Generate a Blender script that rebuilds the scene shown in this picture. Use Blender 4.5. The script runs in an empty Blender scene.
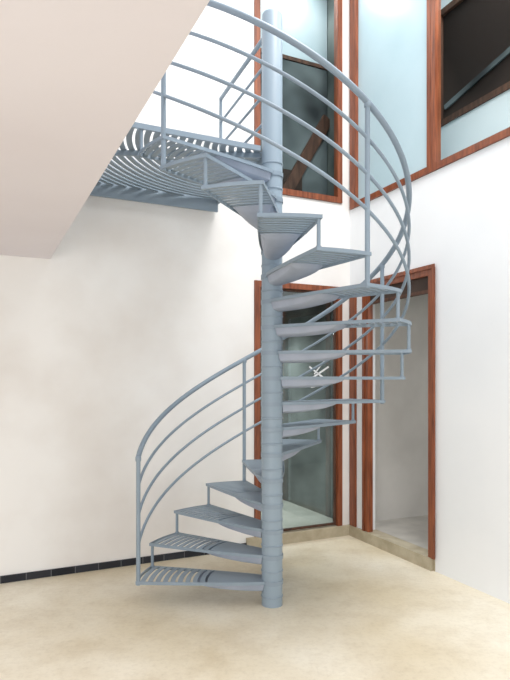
import bpy, bmesh, math
from mathutils import Vector, Matrix
sc=bpy.context.scene
try: sc.view_settings.view_transform='Standard'
except Exception: pass
COL=sc.collection

# ---------------------------------------------------------------- materials
def srgb(r,g,b):
    f=lambda c:(c/12.92 if c<=.04045 else ((c+.055)/1.055)**2.4)
    return (f(r/255),f(g/255),f(b/255),1)
def mat(name,c1,c2=None,scale=3,rough=.6,metal=0,bump=0,bscale=60,detail=6,lo=.35,hi=.65,stretch=None,spec=.5):
    m=bpy.data.materials.new(name); m.use_nodes=True
    nt=m.node_tree; b=nt.nodes['Principled BSDF']
    b.inputs['Roughness'].default_value=rough; b.inputs['Metallic'].default_value=metal
    b.inputs['Specular IOR Level'].default_value=spec
    tc=nt.nodes.new('ShaderNodeTexCoord')
    src=tc.outputs['Object']
    if stretch:
        mp=nt.nodes.new('ShaderNodeMapping'); mp.inputs['Scale'].default_value=stretch
        nt.links.new(src,mp.inputs['Vector']); src=mp.outputs['Vector']
    n=nt.nodes.new('ShaderNodeTexNoise'); n.inputs['Scale'].default_value=scale; n.inputs['Detail'].default_value=detail
    nt.links.new(src,n.inputs['Vector'])
    r=nt.nodes.new('ShaderNodeValToRGB'); r.color_ramp.elements[0].position=lo; r.color_ramp.elements[1].position=hi
    r.color_ramp.elements[0].color=c1; r.color_ramp.elements[1].color=c2 or c1
    nt.links.new(n.outputs['Fac'],r.inputs['Fac']); nt.links.new(r.outputs['Color'],b.inputs['Base Color'])
    if bump:
        n2=nt.nodes.new('ShaderNodeTexNoise'); n2.inputs['Scale'].default_value=bscale; n2.inputs['Detail'].default_value=5
        nt.links.new(src,n2.inputs['Vector'])
        bp=nt.nodes.new('ShaderNodeBump'); bp.inputs['Strength'].default_value=bump; bp.inputs['Distance'].default_value=.01
        nt.links.new(n2.outputs['Fac'],bp.inputs['Height']); nt.links.new(bp.outputs['Normal'],b.inputs['Normal'])
    return m
M_wallb=mat('plaster_back',srgb(226,220,214),srgb(243,241,238),scale=.8,rough=.8,bump=.08,bscale=12,lo=.28,hi=.54,detail=9)
M_wallr=mat('plaster_side',srgb(236,239,242),srgb(243,245,247),scale=.8,rough=.8,bump=.06,bscale=10)
M_ceil=mat('soffit_plaster',srgb(228,222,227),srgb(233,228,233),scale=.7,rough=.85,bump=.05,bscale=8)
M_steel=mat('blue_grey_paint',srgb(132,147,160),srgb(143,158,171),scale=5,rough=.45,bump=.03,bscale=60,lo=.2,hi=.8)
M_pole=mat('pole_paint',srgb(140,156,169),srgb(148,164,177),scale=3,rough=.42,lo=.2,hi=.8)
M_under=mat('tread_bracket_paint',srgb(154,163,179),srgb(166,174,190),scale=6,rough=.55)
M_wood=mat('varnished_wood',srgb(106,54,33),srgb(156,88,56),scale=6,rough=.4,stretch=(6,6,.6),lo=.3,hi=.7)
M_dwood=mat('dark_brown_wood',srgb(66,44,34),srgb(98,66,50),scale=5,rough=.6,stretch=(5,5,.8))
M_stone=mat('beige_stone',srgb(166,154,130),srgb(188,178,155),scale=8,rough=.5)
M_frost=mat('pale_blue_frosted_glass',srgb(178,204,212),srgb(194,216,224),scale=.8,rough=.3)
M_room=mat('room_plaster',srgb(202,199,194),srgb(214,211,206),scale=2,rough=.8)
M_roomb=mat('upper_room_plaster',srgb(176,194,202),srgb(200,213,219),scale=1.5,rough=.8)  # pale blue also imitates sky reflected in the tall upper window
M_white_wall=mat('backdrop_plaster',srgb(220,226,229),srgb(232,236,238),scale=2,rough=.8)  # pale tone imitates the light part of the wide window's reflection
M_dark=mat('dark_panel',srgb(46,38,35),srgb(80,68,62),scale=.8,detail=1,rough=.5,spec=.1)  # also colours the dark reflection stand-ins behind the upper windows
M_refl=mat('smoky_reflection',srgb(52,56,58),srgb(112,120,122),scale=1.6,detail=2,rough=.7,spec=.1,lo=.36,hi=.62)  # uneven grey imitating soft reflections in the upper glass
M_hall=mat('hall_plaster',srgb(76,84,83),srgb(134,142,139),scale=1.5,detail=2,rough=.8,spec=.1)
M_hallfl=mat('hall_floor',srgb(176,180,172),srgb(204,206,198),scale=4,rough=.4)  # kept pale to also stand in for the reflection low in the door glass
M_roomfl=mat('room_floor',srgb(176,172,165),srgb(198,194,186),scale=4,rough=.4)
M_white=mat('white_paint_mark',srgb(235,238,240),rough=.6)

def floor_mat():
    m=bpy.data.materials.new('concrete_floor'); m.use_nodes=True; nt=m.node_tree; b=nt.nodes['Principled BSDF']
    tc=nt.nodes.new('ShaderNodeTexCoord')
    def noise(s,d=8,ro=.5):
        n=nt.nodes.new('ShaderNodeTexNoise'); n.inputs['Scale'].default_value=s; n.inputs['Detail'].default_value=d
        n.inputs['Roughness'].default_value=ro
        nt.links.new(tc.outputs['Object'],n.inputs['Vector']); return n
    def ramp(n,a,c1,bb,c2):
        r=nt.nodes.new('ShaderNodeValToRGB'); r.color_ramp.elements[0].position=a; r.color_ramp.elements[1].position=bb
        r.color_ramp.elements[0].color=c1; r.color_ramp.elements[1].color=c2
        nt.links.new(n.outputs['Fac'],r.inputs['Fac']); return r
    r1=ramp(noise(.8),.38,srgb(216,202,174),.62,srgb(236,228,210))
    r2=ramp(noise(2.2,14,.72),.38,(.74,.68,.60,1),.53,(1,1,1,1))
    r3=ramp(noise(28,8,.75),.36,(.78,.76,.73,1),.52,(1,1,1,1))
    def mul(a,b_,f):
        x=nt.nodes.new('ShaderNodeMixRGB'); x.blend_type='MULTIPLY'; x.inputs[0].default_value=f
        nt.links.new(a,x.inputs[1]); nt.links.new(b_,x.inputs[2]); return x.outputs[0]
    c=mul(mul(r1.outputs[0],r2.outputs[0],.38),r3.outputs[0],.38)
    nt.links.new(c,b.inputs['Base Color']); b.inputs['Roughness'].default_value=.45
    return m
M_floor=floor_mat()
def base_mat():
    m=bpy.data.materials.new('black_skirting_tile'); m.use_nodes=True; nt=m.node_tree; b=nt.nodes['Principled BSDF']
    tc=nt.nodes.new('ShaderNodeTexCoord'); br=nt.nodes.new('ShaderNodeTexBrick')
    mp=nt.nodes.new('ShaderNodeMapping'); mp.inputs['Location'].default_value=(0,2.5,0); nt.links.new(tc.outputs['Object'],mp.inputs['Vector'])
    br.offset=0; br.inputs['Color1'].default_value=srgb(34,36,42); br.inputs['Color2'].default_value=srgb(56,58,64)
    br.inputs['Mortar'].default_value=srgb(112,112,114); br.inputs['Scale'].default_value=1
    br.inputs['Brick Width'].default_value=.2; br.inputs['Row Height'].default_value=5; br.inputs['Mortar Size'].default_value=.003
    nt.links.new(mp.outputs['Vector'],br.inputs['Vector']); nt.links.new(br.outputs['Color'],b.inputs['Base Color'])
    b.inputs['Roughness'].default_value=.45; b.inputs['Specular IOR Level'].default_value=.25
    return m
M_base=base_mat()
def glass_mat(name,refl,tint):
    m=bpy.data.materials.new(name); m.use_nodes=True; nt=m.node_tree
    for n in list(nt.nodes):
        if n.type!='OUTPUT_MATERIAL': nt.nodes.remove(n)
    out=[n for n in nt.nodes if n.type=='OUTPUT_MATERIAL'][0]
    t=nt.nodes.new('ShaderNodeBsdfTransparent'); t.inputs[0].default_value=tint
    if refl<=0:
        nt.links.new(t.outputs[0],out.inputs[0]); return m
    g=nt.nodes.new('ShaderNodeBsdfGlossy'); g.inputs['Roughness'].default_value=.03
    x=nt.nodes.new('ShaderNodeMixShader'); x.inputs[0].default_value=refl
    nt.links.new(t.outputs[0],x.inputs[1]); nt.links.new(g.outputs[0],x.inputs[2]); nt.links.new(x.outputs[0],out.inputs[0])
    return m
M_glass=glass_mat('clear_glass',.11,(.88,.93,.93,1))
M_glassu=glass_mat('clear_upper_glass',0,(.9,.93,.93,1))

# ---------------------------------------------------------------- helpers
def newobj(name,bm,m,parent=None,smooth=False,loc=None):
    bmesh.ops.recalc_face_normals(bm,faces=bm.faces)
    me=bpy.data.meshes.new(name); bm.to_mesh(me); bm.free()
    for mm in (m if isinstance(m,(list,tuple)) else [m]): me.materials.append(mm)
    if smooth:
        for p in me.polygons: p.use_smooth=True
        try: me.set_sharp_from_angle(angle=math.radians(40))
        except Exception: pass
    o=bpy.data.objects.new(name,me); COL.objects.link(o)
    if parent: o.parent=parent
    if loc: o.location=loc
    return o
def struct(o,label=None,cat=None):
    o['kind']='structure'
    if label: o['label']=label
    if cat: o['category']=cat
    return o
class Frame:
    def __init__(s,o,d,n): s.o=Vector(o);s.d=Vector(d).normalized();s.n=Vector(n).normalized()
    def p(s,t,n,z): q=s.o+s.d*t+s.n*n; return Vector((q.x,q.y,z))
def fbox(bm,F,t0,t1,n0,n1,z0,z1):
    vs=[bm.verts.new(F.p(t,n,z)) for z in (z0,z1) for (t,n) in ((t0,n0),(t1,n0),(t1,n1),(t0,n1))]
    for f in ((0,1,2,3),(4,5,6,7),(0,1,5,4),(1,2,6,5),(2,3,7,6),(3,0,4,7)): bm.faces.new([vs[i] for i in f])
def boxes(name,F,lst,m,parent=None,bevel=0):
    bm=bmesh.new()
    for b in lst: fbox(bm,F,*b)
    if bevel: 
        bmesh.ops.recalc_face_normals(bm,faces=bm.faces)
        bmesh.ops.bevel(bm,geom=bm.edges[:],offset=bevel,segments=2,affect='EDGES')
    return newobj(name,bm,m,parent)
def prism(bm,pts,z0,z1):
    lo=[bm.verts.new((x,y,z0)) for x,y in pts]; hi=[bm.verts.new((x,y,z1)) for x,y in pts]
    bm.faces.new(lo); bm.faces.new(hi)
    for i in range(len(pts)):
        j=(i+1)%len(pts); bm.faces.new((lo[i],lo[j],hi[j],hi[i]))
def slant(bm,F,t0,z0,t1,z1,w,n0,n1):
    dx=t1-t0;dz=z1-z0;L=math.hypot(dx,dz);ux,uz=-dz/L*w/2,dx/L*w/2
    c=[(t0+ux,z0+uz),(t1+ux,z1+uz),(t1-ux,z1-uz),(t0-ux,z0-uz)]
    a=[bm.verts.new(F.p(t,n0,z)) for t,z in c]; b=[bm.verts.new(F.p(t,n1,z)) for t,z in c]
    bm.faces.new(a);bm.faces.new(b)
    for i in range(4): bm.faces.new((a[i],a[(i+1)%4],b[(i+1)%4],b[i]))
def tube(bm,pts,r,seg=12):
    pts=[Vector(p) for p in pts]; n=len(pts); rings=[]
    t=(pts[1]-pts[0]).normalized()
    ref=Vector((0,0,1)) if abs(t.z)<.9 else Vector((1,0,0))
    u=t.cross(ref).normalized()
    for i in range(n):
        tt=(pts[min(i+1,n-1)]-pts[max(i-1,0)]).normalized()
        u=(u-tt*u.dot(tt)).normalized(); v=tt.cross(u)
        rings.append([bm.verts.new(pts[i]+(u*math.cos(a)+v*math.sin(a))*r) for a in [2*math.pi*k/seg for k in range(seg)]])
    for i in range(n-1):
        for k in range(seg):
            l=(k+1)%seg; bm.faces.new((rings[i][k],rings[i][l],rings[i+1][l],rings[i+1][k]))
    bm.faces.new(rings[0]); bm.faces.new(rings[-1])
def lathe(bm,prof,seg=32,c=(0,0)):
    rings=[]
    for r,z in prof: rings.append([bm.verts.new((c[0]+r*math.cos(2*math.pi*k/seg),c[1]+r*math.sin(2*math.pi*k/seg),z)) for k in range(seg)])
    for i in range(len(rings)-1):
        for k in range(seg):
            l=(k+1)%seg; bm.faces.new((rings[i][k],rings[i][l],rings[i+1][l],rings[i+1][k]))
    bm.faces.new(rings[0]); bm.faces.new(rings[-1])

# ---------------------------------------------------------------- camera
H=1.70; FPX=595.; Y0=378.
cam=bpy.data.cameras.new('camera'); co=bpy.data.objects.new('camera',cam); COL.objects.link(co)
co.location=(0,0,H); co.rotation_euler=(math.radians(90),0,0)
cam.sensor_width=36; cam.lens=FPX/680*36; cam.shift_y=(Y0-340)/680; cam.clip_start=.05
sc.camera=co

# ---------------------------------------------------------------- setting
C=Vector((1.03,6.47)); W0=Vector((-2.11,4.93))
d1=(C-W0).normalized(); n1=Vector((-d1.y,d1.x)); TC=(C-W0).length
e=Vector((.407,-.913)).normalized(); n2=Vector((-e.y,e.x))
FB=Frame(W0,d1,n1); FR=Frame(C,e,n2)
TOP=6.2; TH=.12
bm=bmesh.new(); prism(bm,[(-6,-2.5),(5.4,-2.5),(5.4,8.5),(-6,8.5)],-.12,0)
struct(newobj('floor',bm,M_floor),'pale beige worn concrete floor','floor')
dB=(2.34,3.39); ZD=2.68; ZB=3.58
boxl=[(-4.0,dB[0],0,TH,0,TOP),(dB[1],TC+.02,0,TH,0,TOP),(dB[0],dB[1],0,TH,ZD,ZB)]
struct(boxes('wall_back',FB,boxl,M_wallb),'white plastered wall with faint warm stains','wall')
dR=(.30,1.36); ZR=3.52; SR=8.0
boxl=[(0,dR[0],0,TH,0,ZR),(dR[1],SR,0,TH,0,ZR),(dR[0],dR[1],0,TH,ZD,ZR),(3.6,SR,0,TH,ZR,TOP)]
struct(boxes('wall_right',FR,boxl,M_wallr),'bright white plastered wall','wall')
bm=bmesh.new()
F0=Frame((0,0),(1,0),(0,1)); fbox(bm,F0,0,dB[0]-.02+4.0,0,.014,0,.060)
o=newobj('baseboard_back',bm,M_base); q=FB.p(-4.0,-.015,0); o.location=q; o.rotation_euler=(0,0,math.atan2(d1.y,d1.x))
struct(o,'low black tile skirting along the white wall','baseboard')
ed=Vector((.424,-.906)).normalized()
def backx(x): return W0.y+(x-W0.x)*d1.y/d1.x
K=Vector((-1.757,backx(-1.757)-.002)); E2=K+ed*7.6
bm=bmesh.new(); prism(bm,[(K.x,K.y),(E2.x,E2.y),(-5.6,E2.y),(-5.6,backx(-5.6)-.002)],2.72,3.40)
struct(newobj('ceiling',bm,M_ceil),'smooth lilac white soffit of the upper floor slab','ceiling')

struct(boxes('trim_1',FB,[(2.25,TC-.03,-.03,-.002,0,.11),(dB[0],dB[1],-.002,TH+.01,0,.11)],M_stone),'low beige stone threshold under the glass door','threshold')
struct(boxes('trim_2',FR,[(.0,dR[1]-.02,-.03,-.002,0,.11),(dR[0],dR[1],-.002,TH+.01,0,.11)],M_stone),'low beige stone threshold under the open doorway','threshold')
struct(boxes('trim_3',FR,[(.02,.14,-.02,-.001,.11,2.62)],M_wood,bevel=.004),'narrow reddish brown wooden strip beside the corner','trim')

def frame_boxes(t0,t1,z0,z1,w,n0,n1,bottom=True,top=True):
    l=[(t0,t0+w,n0,n1,z0,z1),(t1-w,t1,n0,n1,z0,z1)]
    if top: l.append((t0+w,t1-w,n0,n1,z1-w,z1))
    if bottom: l.append((t0+w,t1-w,n0,n1,z0,z0+w))
    return l
d=struct(boxes('door_1',FB,frame_boxes(dB[0]+.002,dB[1]-.002,.112,ZD-.002,.058,-.02,.05,bottom=False),M_wood),'tall glass door in a reddish varnished wooden frame','door')
boxes('door_leaf',FB,frame_boxes(dB[0]+.062,dB[1]-.062,.12,ZD-.062,.022,.015,.045),M_dwood,parent=d)
boxes('glass_pane',FB,[(dB[0]+.085,dB[1]-.085,.026,.032,.143,ZD-.085)],M_glass,parent=d)
bm=bmesh.new()
for a in ((3.00,1.68,3.24,1.82,.018),(3.00,1.82,3.24,1.66,.018),(3.06,1.74,3.20,1.90,.012),(3.02,1.60,3.18,1.63,.012)):
    slant(bm,FB,*a,.0235,.0255)
newobj('paint_mark',bm,M_white,parent=d)
d=struct(boxes('door_2',FR,frame_boxes(dR[0]+.002,dR[1]-.002,.112,ZD-.002,.068,-.02,.04,bottom=False),M_wood),'open doorway with reddish varnished wooden frame','door')
boxes('architrave',FR,frame_boxes(dR[0]-.02,dR[1]+.02,.112,ZD+.02,.035,-.032,-.021,bottom=False),M_wood,parent=d)
boxes('transom',FR,[(dR[0]+.071,dR[1]-.071,.0,.04,ZD-.22,ZD-.19)],M_dwood,parent=d)
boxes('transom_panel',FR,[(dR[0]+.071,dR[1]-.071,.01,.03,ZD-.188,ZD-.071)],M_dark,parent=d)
w=struct(boxes('window_1',FB,frame_boxes(dB[0]+.002,dB[1]-.002,ZB+.002,TOP,.060,-.02,.05),M_wood),'tall upper window in a reddish wooden frame','window')
boxes('glass_pane',FB,[(dB[0]+.063,dB[1]-.063,.015,.022,ZB+.063,TOP-.063)],M_glassu,parent=w)
w=struct(boxes('window_2',FR,[(.03,.14,-.02,.045,ZR+.002,TOP),(1.27,1.318,-.02,.045,ZR+.002,TOP),(.142,1.268,-.02,.045,ZR+.002,ZR+.06),(.142,1.268,-.02,.045,TOP-.07,TOP)],M_wood),'upper window with pale blue frosted pane and wooden frame','window')
boxes('frosted_pane',FR,[(.142,1.268,.015,.022,ZR+.063,TOP-.073)],M_frost,parent=w)
w=struct(boxes('window_3',FR,[(1.322,1.38,-.02,.045,ZR+.002,TOP),(3.51,3.598,-.02,.045,ZR+.002,TOP),(1.382,3.508,-.02,.045,ZR+.002,ZR+.06),(1.382,3.508,-.02,.045,TOP-.07,TOP)],M_wood),'wide upper window in reddish wooden frame','window')
boxes('glass_pane',FR,[(1.383,3.507,.015,.022,ZR+.063,TOP-.073)],M_glassu,parent=w)

# rooms behind
struct(boxes('floor_hall',FB,[(1.4,TC-.02,TH+.012,3.0,0,.11)],M_hallfl),'grey tiled floor of the room behind the glass door','floor')
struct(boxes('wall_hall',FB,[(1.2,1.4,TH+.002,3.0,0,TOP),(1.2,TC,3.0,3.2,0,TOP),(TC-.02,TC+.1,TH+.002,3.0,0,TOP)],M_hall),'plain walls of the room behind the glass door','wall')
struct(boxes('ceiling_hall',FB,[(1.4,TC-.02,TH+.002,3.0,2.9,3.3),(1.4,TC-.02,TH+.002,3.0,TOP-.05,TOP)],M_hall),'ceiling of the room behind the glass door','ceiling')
struct(boxes('floor_room',FR,[(.0,4.0,TH+.012,2.6,0,.11)],M_roomfl),'pale grey floor of the adjoining room','floor')
struct(boxes('wall_room',FR,[(-.12,0,.22,2.6,0,2.9),(0,4.0,2.6,2.8,0,2.9),(4.0,4.2,TH+.002,2.8,0,2.9)],M_room),'pale plastered walls of the adjoining room','wall')
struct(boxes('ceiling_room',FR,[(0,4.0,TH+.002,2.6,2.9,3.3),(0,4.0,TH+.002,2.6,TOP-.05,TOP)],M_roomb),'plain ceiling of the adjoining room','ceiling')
o0,o1,oz0,oz1=.70,3.4,4.24,5.42
struct(boxes('wall_upper_backdrop',FR,[(-.12,0,.22,2.6,3.3,TOP),(4.0,4.2,TH+.002,2.8,3.3,TOP),(0,4.0,.60,.66,3.3,oz0),(0,4.0,.60,.66,oz1,TOP),(0,o0,.60,.66,oz0,oz1),(o1,4.0,.60,.66,oz0,oz1)],M_white_wall),'pale upper room wall with a backdrop imitating the window reflection','wall')  # inner wall pieces added as a backdrop imitating the reflection in window_3
w=struct(boxes('frame_reflection',FR,frame_boxes(o0+.002,o1-.002,oz0+.002,oz1-.002,.06,.585,.65),M_dwood),'dark framed stand-in for the reflection in the wide upper window','window')  # framed dark shape built to imitate a reflection in the glass
boxes('dark_reflection',FR,[(o0+.064,o1-.064,.62,.63,oz0+.064,oz1-.064)],M_dark,parent=w)  # dark sheet standing in for the dark part of that reflection
bm=bmesh.new(); slant(bm,FR,.80,4.42,2.4,4.75,.05,.60,.618)
newobj('stripe_reflection',bm,M_refl,parent=w)  # lighter bar imitating a reflected stripe
# backdrops just inside window 1, coloured to imitate reflections in its glass
struct(boxes('grey_reflection',FB,[(1.41,TC-.03,.40,.44,3.3,5.22)],M_refl),'smoky grey stand-in for the reflection in the upper window','wall')
struct(boxes('sky_reflection',FB,[(1.41,TC-.03,.40,.44,5.265,TOP-.055)],M_roomb),'pale blue stand-in for sky reflected in the upper window','wall')
bm=bmesh.new()
fbox(bm,FB,1.41,TC-.03,.385,.45,5.222,5.263)
slant(bm,FB,2.90,3.72,3.46,4.66,.13,.36,.398)
struct(newobj('beam_reflection',bm,M_dwood),'dark brown stand-in for framing and a slanting beam reflected in the glass','trim')
struct(boxes('low_dark_reflection',FB,[(2.2,3.12,.375,.398,3.3,4.0)],M_dark),'low dark stand-in for the reflection in the upper window','wall')

# ---------------------------------------------------------------- staircase
P=Vector((.128,4.47)); R=1.015; h=.19; DL=19.86; OFF=1.64; NT=17; RH=.92
RR=R-.018
def phi(n): return -95+DL*(n-1)+OFF
def pp(r,ph,z=0): a=math.radians(ph); return Vector((P.x+r*math.sin(a),P.y+r*math.cos(a),z))
root=bpy.data.objects.new('spiral_staircase',None); COL.objects.link(root); root.location=(P.x,P.y,0)
root['label']='blue grey painted steel spiral staircase with slatted treads and landing'; root['category']='staircase'
ROOT=(-P.x,-P.y,0)
def part(name,bm,m,smooth=False,parent=None):
    o=newobj(name,bm,m,parent or root,smooth)
    if parent is None: o.location=ROOT
    return o
bm=bmesh.new(); lathe(bm,[(.078,0),(.078,4.41),(.072,4.43)],48,(P.x,P.y))
pole=part('central_pole',bm,M_pole,True)
bm=bmesh.new(); lathe(bm,[(.0782,0),(.0825,.003),(.0825,.012),(.0782,.015)],48)
cme=None
for n in range(1,NT+2):
    z=n*h-.128
    if cme is None:
        bmesh.ops.recalc_face_normals(bm,faces=bm.faces)
        cme=bpy.data.meshes.new('collar'); bm.to_mesh(cme); bm.free(); cme.materials.append(M_steel)
    o=bpy.data.objects.new('collar',cme); COL.objects.link(o); o.parent=pole; o.location=(P.x,P.y,z)

SPD=21.5; SP=math.radians(SPD); RI=.081
def dirv(a): return Vector((math.sin(a),math.cos(a)))
def halfang(r):
    f=max(0,min(1,(r-RI)/(R-RI)))
    wo=R*math.sin(SP/2); w=.066+(wo-.066)*f**.62
    return math.asin(min(.98,w/r))
am=SP/2
def ea(r): return am-halfang(r)
def eb(r): return am+halfang(r)
bm=bmesh.new()
def arcband(bm,r0,r1,a00,a01,a10,a11,z0,z1,k=12):
    rows=[]
    for i in range(k+1):
        f=i/k; A0=a00+(a01-a00)*f; A1=a10+(a11-a10)*f
        i0=dirv(A0)*r0; i1=dirv(A1)*r1
        rows.append([bm.verts.new((i0.x,i0.y,z0)),bm.verts.new((i1.x,i1.y,z0)),bm.verts.new((i1.x,i1.y,z1)),bm.verts.new((i0.x,i0.y,z1))])
    for i in range(k):
        for j in range(4):
            l=(j+1)%4; bm.faces.new((rows[i][j],rows[i][l],rows[i+1][l],rows[i+1][j]))
    bm.faces.new(rows[0]); bm.faces.new(rows[-1])
def band(r0,r1,z0,z1): arcband(bm,r0,r1,ea(r0),eb(r0),ea(r1),eb(r1),z0,z1)
rs=[RI+i*.05 for i in range(9)]
for i in range(8): band(rs[i],rs[i+1],-.006,0)
r=rs[-1]+.020
while r+.036<R-.012:
    band(r,r+.035,-.006,0); r+=.0555
lathe(bm,[(.084,-.03),(.084,.002)],40)
arcband(bm,R-.008,R,0,SP,0,SP,-.022,0)
def side(fn,sg):
    k=26; rows=[]
    for i in range(k+1):
        r_=RI+(R-RI)*(i/k)**1.5; a=fn(r_); q=dirv(a)*r_; t_=dirv(a+math.pi/2)*.0035
        a_=q+t_; b_=q-t_; dd=.022
        rows.append([bm.verts.new((a_.x,a_.y,.001)),bm.verts.new((b_.x,b_.y,.001)),bm.verts.new((b_.x,b_.y,-dd)),bm.verts.new((a_.x,a_.y,-dd))])
    for i in range(k):
        for j in range(4):
            l=(j+1)%4; bm.faces.new((rows[i][j],rows[i][l],rows[i+1][l],rows[i+1][j]))
    bm.faces.new(rows[0]); bm.faces.new(rows[-1])
side(ea,1); side(eb,-1)
bmesh.ops.recalc_face_normals(bm,faces=bm.faces)
k=22; prev=None; RE=.56
for i in range(k+1):
    s=i/k; r_=RI+.001+(RE-RI)*s
    dd=.078*math.sqrt(max(0,1-s**2.4))
    row=[]
    for j in range(11):
        f=j/10; a=ea(r_)+(eb(r_)-ea(r_))*(.03+.94*f); q=dirv(a)*r_
        prof=math.sqrt(max(0,1-(2*f-1)**2))
        row.append(bm.verts.new((q.x,q.y,-.010-dd*(.34+.66*prof if 0<j<10 else 0))))
    if prev:
        for j in range(10):
            fc=bm.faces.new((prev[j],prev[j+1],row[j+1],row[j])); fc.material_index=1; fc.smooth=(0<j<9)
    prev=row
tme=bpy.data.meshes.new('tread'); bm.to_mesh(tme); bm.free(); tme.materials.append(M_steel); tme.materials.append(M_under)
for n in range(1,NT+1):
    o=bpy.data.objects.new('tread',tme); COL.objects.link(o); o.parent=root
    o.location=(0,0,n*h); o.rotation_euler=(0,0,-math.radians(phi(n)))
RB=R-.02
for n in range(2,NT+2):
    bm=bmesh.new(); a=pp(RB,phi(n)+.8,(n-1)*h-.02); b=pp(RB,phi(n)+.8,n*h-.008)
    tube(bm,[a,b],.012,10)
    lathe(bm,[(.017,a.z+.02),(.017,a.z+.028)],12,(a.x,a.y))
    part('spacer_strut',bm,M_steel,True)
for n in (1,5,9,13,17):
    bm=bmesh.new(); z0=(n-1)*h-.03 if n>1 else h-.03
    a=pp(RR,phi(n)+.8,z0); b=pp(RR,phi(n)+.8,n*h+RH)
    tube(bm,[a,b],.016,14)
    lathe(bm,[(.020,n*h+RH-.03),(.022,n*h+RH-.02),(.022,n*h+RH+.0),(.015,n*h+RH+.01)],14,(b.x,b.y))
    part('baluster',bm,M_steel,True)
def helix(off,r,rad):
    pts=[]
    ang0=phi(1)+.8; ang1=phi(NT+1)
    k=150
    for i in range(k+1):
        A=ang0+(ang1-ang0)*i/k; nn=1+(A-phi(1)-.8)/DL
        pts.append(pp(r,A,nn*h+off))
    dr=dirv(math.radians(phi(NT+1)))
    for s in (.06,.2,.40):
        q=pp(r,phi(NT+1),0); pts.append(Vector((q.x+dr.x*s,q.y+dr.y*s,(NT+1)*h+off+.01)))
    bm=bmesh.new(); tube(bm,pts,rad,12); return bm
part('handrail',helix(RH,RR,.020),M_steel,True)
for off in (.70,.48,.26):
    part('guard_rail',helix(off,RR,.0115),M_steel,True)

# landing
ZL=(NT+1)*h
fr=dirv(math.radians(phi(NT+1)))
A_=Matrix(((fr.x,-ed.x),(fr.y,-ed.y))); rhs=Vector((K.x-P.x,K.y-P.y)); su=A_.inverted()@rhs
F1=P+fr*su[0]
def wallpt(px_):
    q=FB.p(0,-.06,0); t=(px_-q.x)/d1.x; r_=FB.p(t,-.06,0); return Vector((r_.x,r_.y))
B1=wallpt(-.36); B0=wallpt(-1.70)
tt=(B0-K).dot(ed); B0=K+ed*tt+Vector((.004,0))
F1=F1+Vector((.004,0))
side_r=(P-B1).normalized()
poly=[P+fr*.09,F1,B0,B1,P-side_r*.09+Vector((.06,0))]
def inside(q):
    c=False;j=len(poly)-1
    for i in range(len(poly)):
        a=poly[i];b=poly[j]
        if (a.y>q.y)!=(b.y>q.y) and q.x<(b.x-a.x)*(q.y-a.y)/(b.y-a.y)+a.x: c=not c
        j=i
    return c
bm=bmesh.new()
def worldarc(r0,r1,a0,a1,z0,z1):
    k=max(2,int((a1-a0)/3)); rows=[]
    for i in range(k+1):
        a=a0+(a1-a0)*i/k; q0=pp(r0,a);q1=pp(r1,a)
        rows.append([bm.verts.new((q0.x,q0.y,z0)),bm.verts.new((q1.x,q1.y,z0)),bm.verts.new((q1.x,q1.y,z1)),bm.verts.new((q0.x,q0.y,z1))])
    for i in range(k):
        for j in range(4):
            l=(j+1)%4; bm.faces.new((rows[i][j],rows[i][l],rows[i+1][l],rows[i+1][j]))
    bm.faces.new(rows[0]); bm.faces.new(rows[-1])
r=.10
while r<2.0:
    run=None
    for i in range(0,361):
        a=230+i*.4
        q=pp(r+.018,a); ins=inside(Vector((q.x,q.y)))
        if ins and run is None: run=a
        if (not ins or i==360) and run is not None:
            if a-.4-run>1: worldarc(r,r+.042,run,a-.4,ZL-.010,ZL)
            run=None
    r+=.062
part('landing_grating',bm,M_steel)
def beam(a,b,z0,z1,w):
    a=Vector(a);b=Vector(b);t=(b-a).normalized();n_=Vector((-t.y,t.x))*w/2
    bm=bmesh.new(); prism(bm,[tuple(a+n_),tuple(b+n_),tuple(b-n_),tuple(a-n_)],z0,z1); return bm
for a,b,dz in ((P+fr*.1,F1,.032),(B0,B1,.125),(B1,P-side_r*.1,.05)):
    part('landing_beam',beam(a,b,ZL-dz,ZL+.005,.02),M_steel)
part('landing_beam',beam(P+Vector((-.09,.05)),(F1+B0)/2,ZL-.05,ZL-.011,.02),M_steel)
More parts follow.
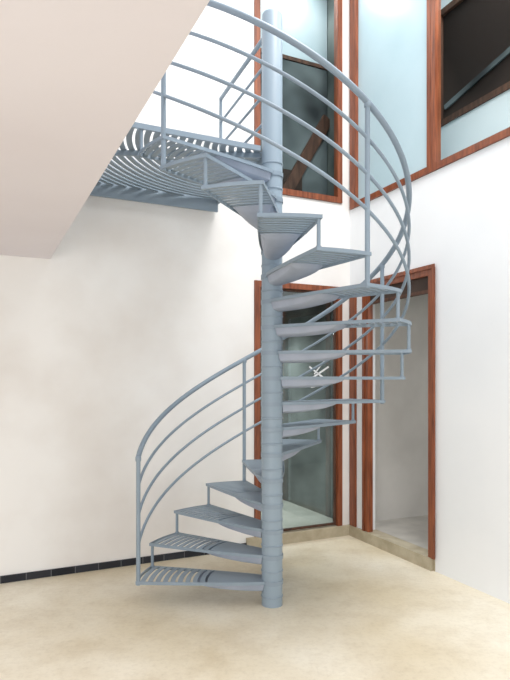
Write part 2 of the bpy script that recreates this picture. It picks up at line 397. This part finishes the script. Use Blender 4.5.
bm=beam(F1+(B0-F1).normalized()*.02+Vector((.012,0)),B0-(B0-F1).normalized()*.02+Vector((.012,0)),ZL-.10,ZL+.004,.02); part('landing_beam',bm,M_steel)
Q=B1+(P-B1).normalized()*.10
bm=bmesh.new(); tube(bm,[(Q.x,Q.y,ZL-.05),(Q.x,Q.y,ZL+RH)],.016,14); part('baluster',bm,M_steel,True)
for off,rd in ((RH,.018),(.70,.0115),(.48,.0115),(.26,.0115)):
    bm=bmesh.new(); s=P-side_r*.07; tube(bm,[(s.x,s.y,ZL+off),(Q.x,Q.y,ZL+off)],rd,12); part('landing_rail',bm,M_steel,True)

# ---------------------------------------------------------------- light
w=bpy.data.worlds.new('world'); sc.world=w; w.use_nodes=True
bg=w.node_tree.nodes['Background']; bg.inputs[0].default_value=(.96,.98,1,1); bg.inputs[1].default_value=1.05
def area(name,loc,tgt,size,power,col=(1,1,1)):
    l=bpy.data.lights.new(name,'AREA'); l.shape='SQUARE'; l.size=size; l.energy=power; l.color=col
    o=bpy.data.objects.new(name,l); COL.objects.link(o); o.location=loc
    o.rotation_euler=(Vector(tgt)-Vector(loc)).to_track_quat('-Z','Y').to_euler(); return o
area('void_fill',(1.3,3.2,6.8),(.4,4.6,0),1.8,200,(1,.99,.98))  # unseen area light added over the open stair void
area('front_fill',(-1.5,-1.8,1.3),(-.6,4.9,.9),2.2,74,(1,.99,.98))  # soft area light added behind the camera, brightens soffit and foreground
q=FR.p(2.2,1.4,2.8); area('room_fill',q,(q.x,q.y,0),.8,20,(1,.99,.97))  # unseen area light added to brighten the room past the doorway
q=FR.p(1.8,.36,6.0); area('upper_room_fill',q,(q.x,q.y,0),.3,24,(.99,1,1))  # unseen area light added to brighten the backdrop behind window_3
q=FB.p(2.6,1.4,2.3); area('hall_fill',q,(q.x,q.y,0),.6,44)  # unseen area light added to lift the hall floor behind the glass
q=FB.p(2.9,.24,6.1); area('upper_hall_fill',q,(q.x,q.y,0),.2,10)  # unseen area light added to brighten the backdrops behind window_1
